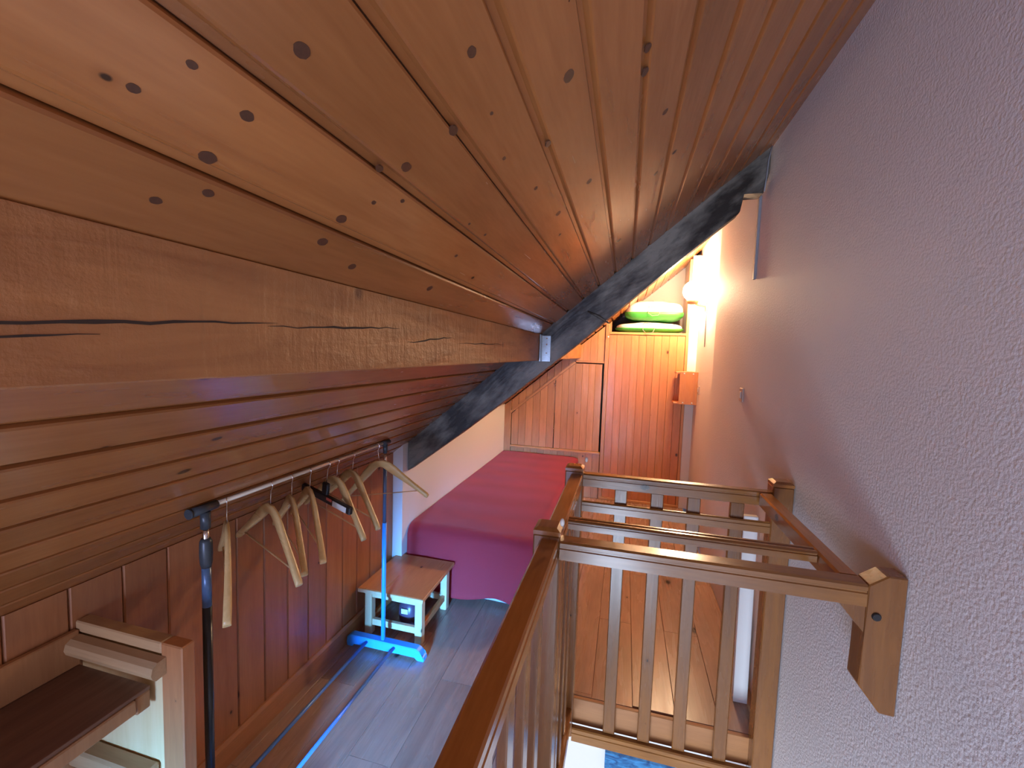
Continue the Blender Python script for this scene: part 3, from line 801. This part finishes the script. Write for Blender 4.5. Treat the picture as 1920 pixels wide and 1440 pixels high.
# ================================================================ clothes rack
XB, ZB = -1.165, H - .4825
YA, YC = .972, 1.955
t = thing('clothes_rack', 'grey metal clothes rack with a chrome rail and bright blue foot, under the slope', 'rack', (XB, 1.45, 0))
b = B(); tube(b, [(XB, YA + .02, ZB), (XB, YC - .01, ZB)], .0075, 12); obj('rail', b, M['rail_metal'], t)
b = B(); tube(b, [(XB, YA - .045, ZB - .003), (XB, YA + .035, ZB - .001)], .0135, 12); tube(b, [(XB, YA - .052, ZB - .003), (XB, YA - .045, ZB - .003)], .0145, 12)
tube(b, [(XB, YA, ZB - .012), (XB, YA, ZB - .062)], .0135, 12); obj('corner_joint', b, M['rack_dark'], t)
b = B(); tube(b, [(XB, YC - .03, ZB - .001), (XB, YC + .035, ZB - .001)], .0125, 12); tube(b, [(XB, YC, ZB - .01), (XB, YC, ZB - .055)], .012, 12); obj('corner_joint', b, M['rack_dark'], t)
for y, n_ in ((YA, 'near'), (YC, 'far')):
    b = B(); tube(b, [(XB, y, ZB - .06), (XB, y, ZB - .13)], .0085, 12); p = obj('inner_tube', b, M['chrome'], t)
b = B(); tube(b, [(XB, YA, ZB - .092), (XB, YA, ZB - .102), (XB, YA, ZB - .135), (XB, YA, ZB - .165), (XB, YA, ZB - .18)], [.012, .0165, .0175, .0165, .013], 14); obj('clamp_collar', b, M['rack_dark'], t)
b = B(); tube(b, [(XB, YA, ZB - .17), (XB, YA, ZB - .30)], .0125, 14); obj('upper_tube', b, M['rack_blue_grey'], t)
b = B(); tube(b, [(XB, YA, ZB - .30), (XB, YA, .055)], .0125, 14); obj('lower_tube', b, M['rack_black'], t)
b = B(); tube(b, [(XB, YC, ZB - .10), (XB, YC, ZB - .42)], .0095, 14); obj('upper_tube', b, M['rack_blue_grey'], t)
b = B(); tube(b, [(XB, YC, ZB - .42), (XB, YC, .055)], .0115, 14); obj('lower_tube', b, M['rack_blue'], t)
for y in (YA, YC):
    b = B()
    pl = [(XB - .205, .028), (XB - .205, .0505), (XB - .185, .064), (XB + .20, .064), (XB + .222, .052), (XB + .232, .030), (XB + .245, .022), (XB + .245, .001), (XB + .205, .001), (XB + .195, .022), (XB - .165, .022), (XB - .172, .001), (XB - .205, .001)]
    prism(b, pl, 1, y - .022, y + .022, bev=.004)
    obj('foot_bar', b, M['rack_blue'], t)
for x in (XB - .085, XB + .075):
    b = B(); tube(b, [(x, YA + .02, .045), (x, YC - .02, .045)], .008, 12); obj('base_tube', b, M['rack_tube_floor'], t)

# ---- hangers
def hanger_parts(root, dark=False):
    b = B()
    pts = []
    for i in range(11):
        a = math.radians(-150 + 25 * i)          # hook around the rail
        pts.append((.0125 * math.sin(a) * 1.0, 0, .0035 - .0 + .0125 * math.cos(a) - .0045))
    pts = [(-.0125 * math.cos(math.radians(a)), 0, -.0035 + .0125 * math.sin(math.radians(a))) for a in range(-20, 200, 20)] + [(.010, 0, -.012), (.001, 0, -.024), (0, 0, -.05), (0, 0, -.085)]
    tube(b, pts, .0016, 6); obj('hook', b, M['chrome'], root)
    b = B()
    prof = [(0, -.092, .015), (.018, -.093, .018), (.042, -.106, .021), (.075, -.134, .020), (.115, -.170, .015), (.16, -.208, .0115), (.20, -.243, .0105), (.222, -.262, .0105), (.230, -.270, .0075)]
    pr = [(-x, z, h) for x, z, h in prof[:0:-1]] + prof
    rings = []
    for x, z, h in pr:
        th = .0065 + .004 * min(1, abs(x) / .2)
        bow = -.010 * (abs(x) / .228) ** 2
        # cross direction is normal to the arm in the hanger plane
        s = (1 if x >= 0 else -1) * (.75 if abs(x) > .04 else (.1 if abs(x) > 0.01 else 0)); 
        nx_, nz_ = s, 1.0; l = math.hypot(nx_, nz_); nx_ /= l; nz_ /= l
        ring = []
        for du, dv in ((-1, -.6), (-.6, -1), (.6, -1), (1, -.6), (1, .6), (.6, 1), (-.6, 1), (-1, .6)):
            ring.append(b.verts.new((x + nx_ * h * dv, bow + du * th, z + nz_ * h * dv)))
        rings.append(ring)
    for r0, r1 in zip(rings, rings[1:]):
        for i in range(8):
            f = b.faces.new((r0[i], r0[(i + 1) % 8], r1[(i + 1) % 8], r1[i])); f.smooth = True
    b.faces.new(rings[0][::-1]); b.faces.new(rings[-1])
    obj('wooden_arms', b, M['hanger'], root)
    b = B(); tube(b, [(-.195, -.006, -.240), (.195, -.006, -.240)], .0028, 6); obj('trouser_bar', b, M['lamp_wood'], root)
labels = ['pale wooden hanger nearest on the rail, seen edge-on next to the black post',
          'pale wooden hanger with the long bright arm, second from the near post',
          'thin-looking wooden hanger, third from the near post, half behind its neighbour',
          'curved wooden hanger, fourth from the near post, just before the black clamp hanger',
          'wooden hanger right behind the black clamp hanger',
          'wooden hanger last but one, just before the far post of the rack',
          'wooden hanger at the far end, its arm reaching out over the white wall']
hs = [(1.042, -40, 4), (1.215, -22, 4), (1.312, -36, 3), (1.409, -36, 5), (1.575, -22, 5), (1.685, -24, 4), (1.878, 6, -9)]
proto = None
for (y, yaw, roll), lab in zip(hs, labels):
    if proto is None:
        r_ = thing('wooden_hanger', lab, 'hanger', (0, 0, 0), 'wooden hangers on the clothes rack', world=False)
        hanger_parts(r_); proto = r_; root = r_
    else:
        root = proto.copy(); COL.objects.link(root); root['label'] = lab
        for ch in proto.children:
            c = ch.copy(); COL.objects.link(c); c.parent = root
    root.location = (XB, y, ZB + .0)
    root.rotation_euler = (0, math.radians(roll), math.radians(yaw))
# black clamp hanger with a pale label
t = thing('clamp_hanger', 'black trouser clamp hanger with a pale label hanging mid-rail among wooden hangers', 'hanger', (XB, 1.515, ZB), world=False)
t.rotation_euler = (0, math.radians(8), math.radians(-16))
b = B(); tube(b, [(-.0125 * math.cos(math.radians(a)), 0, -.0035 + .0125 * math.sin(math.radians(a))) for a in range(-20, 200, 20)] + [(.010, 0, -.012), (.001, 0, -.024), (0, 0, -.05), (0, 0, -.10)], .0016, 6); obj('hook', b, M['chrome'], t)
b = B(); box(b, -.15, .165, -.010, .010, -.168, -.136, bev=.004); bar = obj('clamp_bar', b, M['black'], t)
b = B(); box(b, -.018, .018, -.008, .008, -.136, -.085, bev=.004); obj('clamp_block', b, M['black'], t)
b = B(); box(b, .062, .145, -.0115, -.0102, -.164, -.141); o = obj('label_strip', b, M['label'], bar); o['label'] = 'pale label strip on the black bar'
b = B(); box(b, .022, .056, -.0115, -.0102, -.150, -.139); obj('red_print', b, M['red'], bar)

# ================================================================ open shelf unit in the near left corner
t = thing('shelf_unit', 'low open wooden shelf unit against the boarded knee wall, nearest to the viewer', 'shelf unit', (-1.2, .3, 0))
y0, y1 = -.9, .82
xf = -1.060
zt = H - .757
# far end panel: corner post, top edge, pale inner board
mkbox('corner_post', M['board_z'], t, -1.092, xf + .036, .785, y1, .001, zt, bev=.003)
mkbox('end_panel', M['unit_pale'], t, -1.392, -1.092, .798, y1 - .004, .05, zt - .03)
mkbox('end_top_edge', M['unit_midx'], t, -1.392, -1.092, .785, y1, zt - .03, zt, bev=.003)
b = B()
prism(b, [(.752, zt - .070), (.748, zt - .058), (.752, zt - .042), (.764, zt - .034), (.784, zt - .032), (.784, zt - .075), (.76, zt - .078)], 0, -1.385, -1.074); obj('moulding', b, M['unit_midx'], t)
mkbox('shelf', M['unit_dark'], t, -1.392, -1.128, y0, .783, zt - .128, zt - .118, bev=.001)
mkbox('shelf_edge', M['unit_mid'], t, -1.145, -1.122, y0, .747, zt - .165, zt - .1285, bev=.003)
mkbox('shelf_cleat', M['unit_mid'], t, -1.175, -1.127, .750, .783, zt - .175, zt - .1285, bev=.003)
mkbox('back_rail', M['unit_mid'], t, -1.392, -1.374, y0, .784, zt - .117, zt - .02, bev=.003)
mkbox('lower_batten', M['unit_midx'], t, -1.385, -1.118, .752, .797, zt - .385, zt - .335, bev=.006)
mkbox('bottom_shelf', M['unit_dark'], t, -1.392, -1.128, y0, .75, .10, .12)
mkbox('near_panel', M['unit_pale'], t, -1.392, -1.06, y0, y0 + .02, .001, zt)

# ================================================================ painting in the room below
t = thing('blue_painting', 'blue painted canvas on the bright white wall of the room below', 'painting', (.45, 2.99, -1.3))
b = B(); box(b, .0, .95, 2.975, 2.999, H - 2.935, H - 2.812, bev=.002); obj('canvas', b, M['painting'], t)
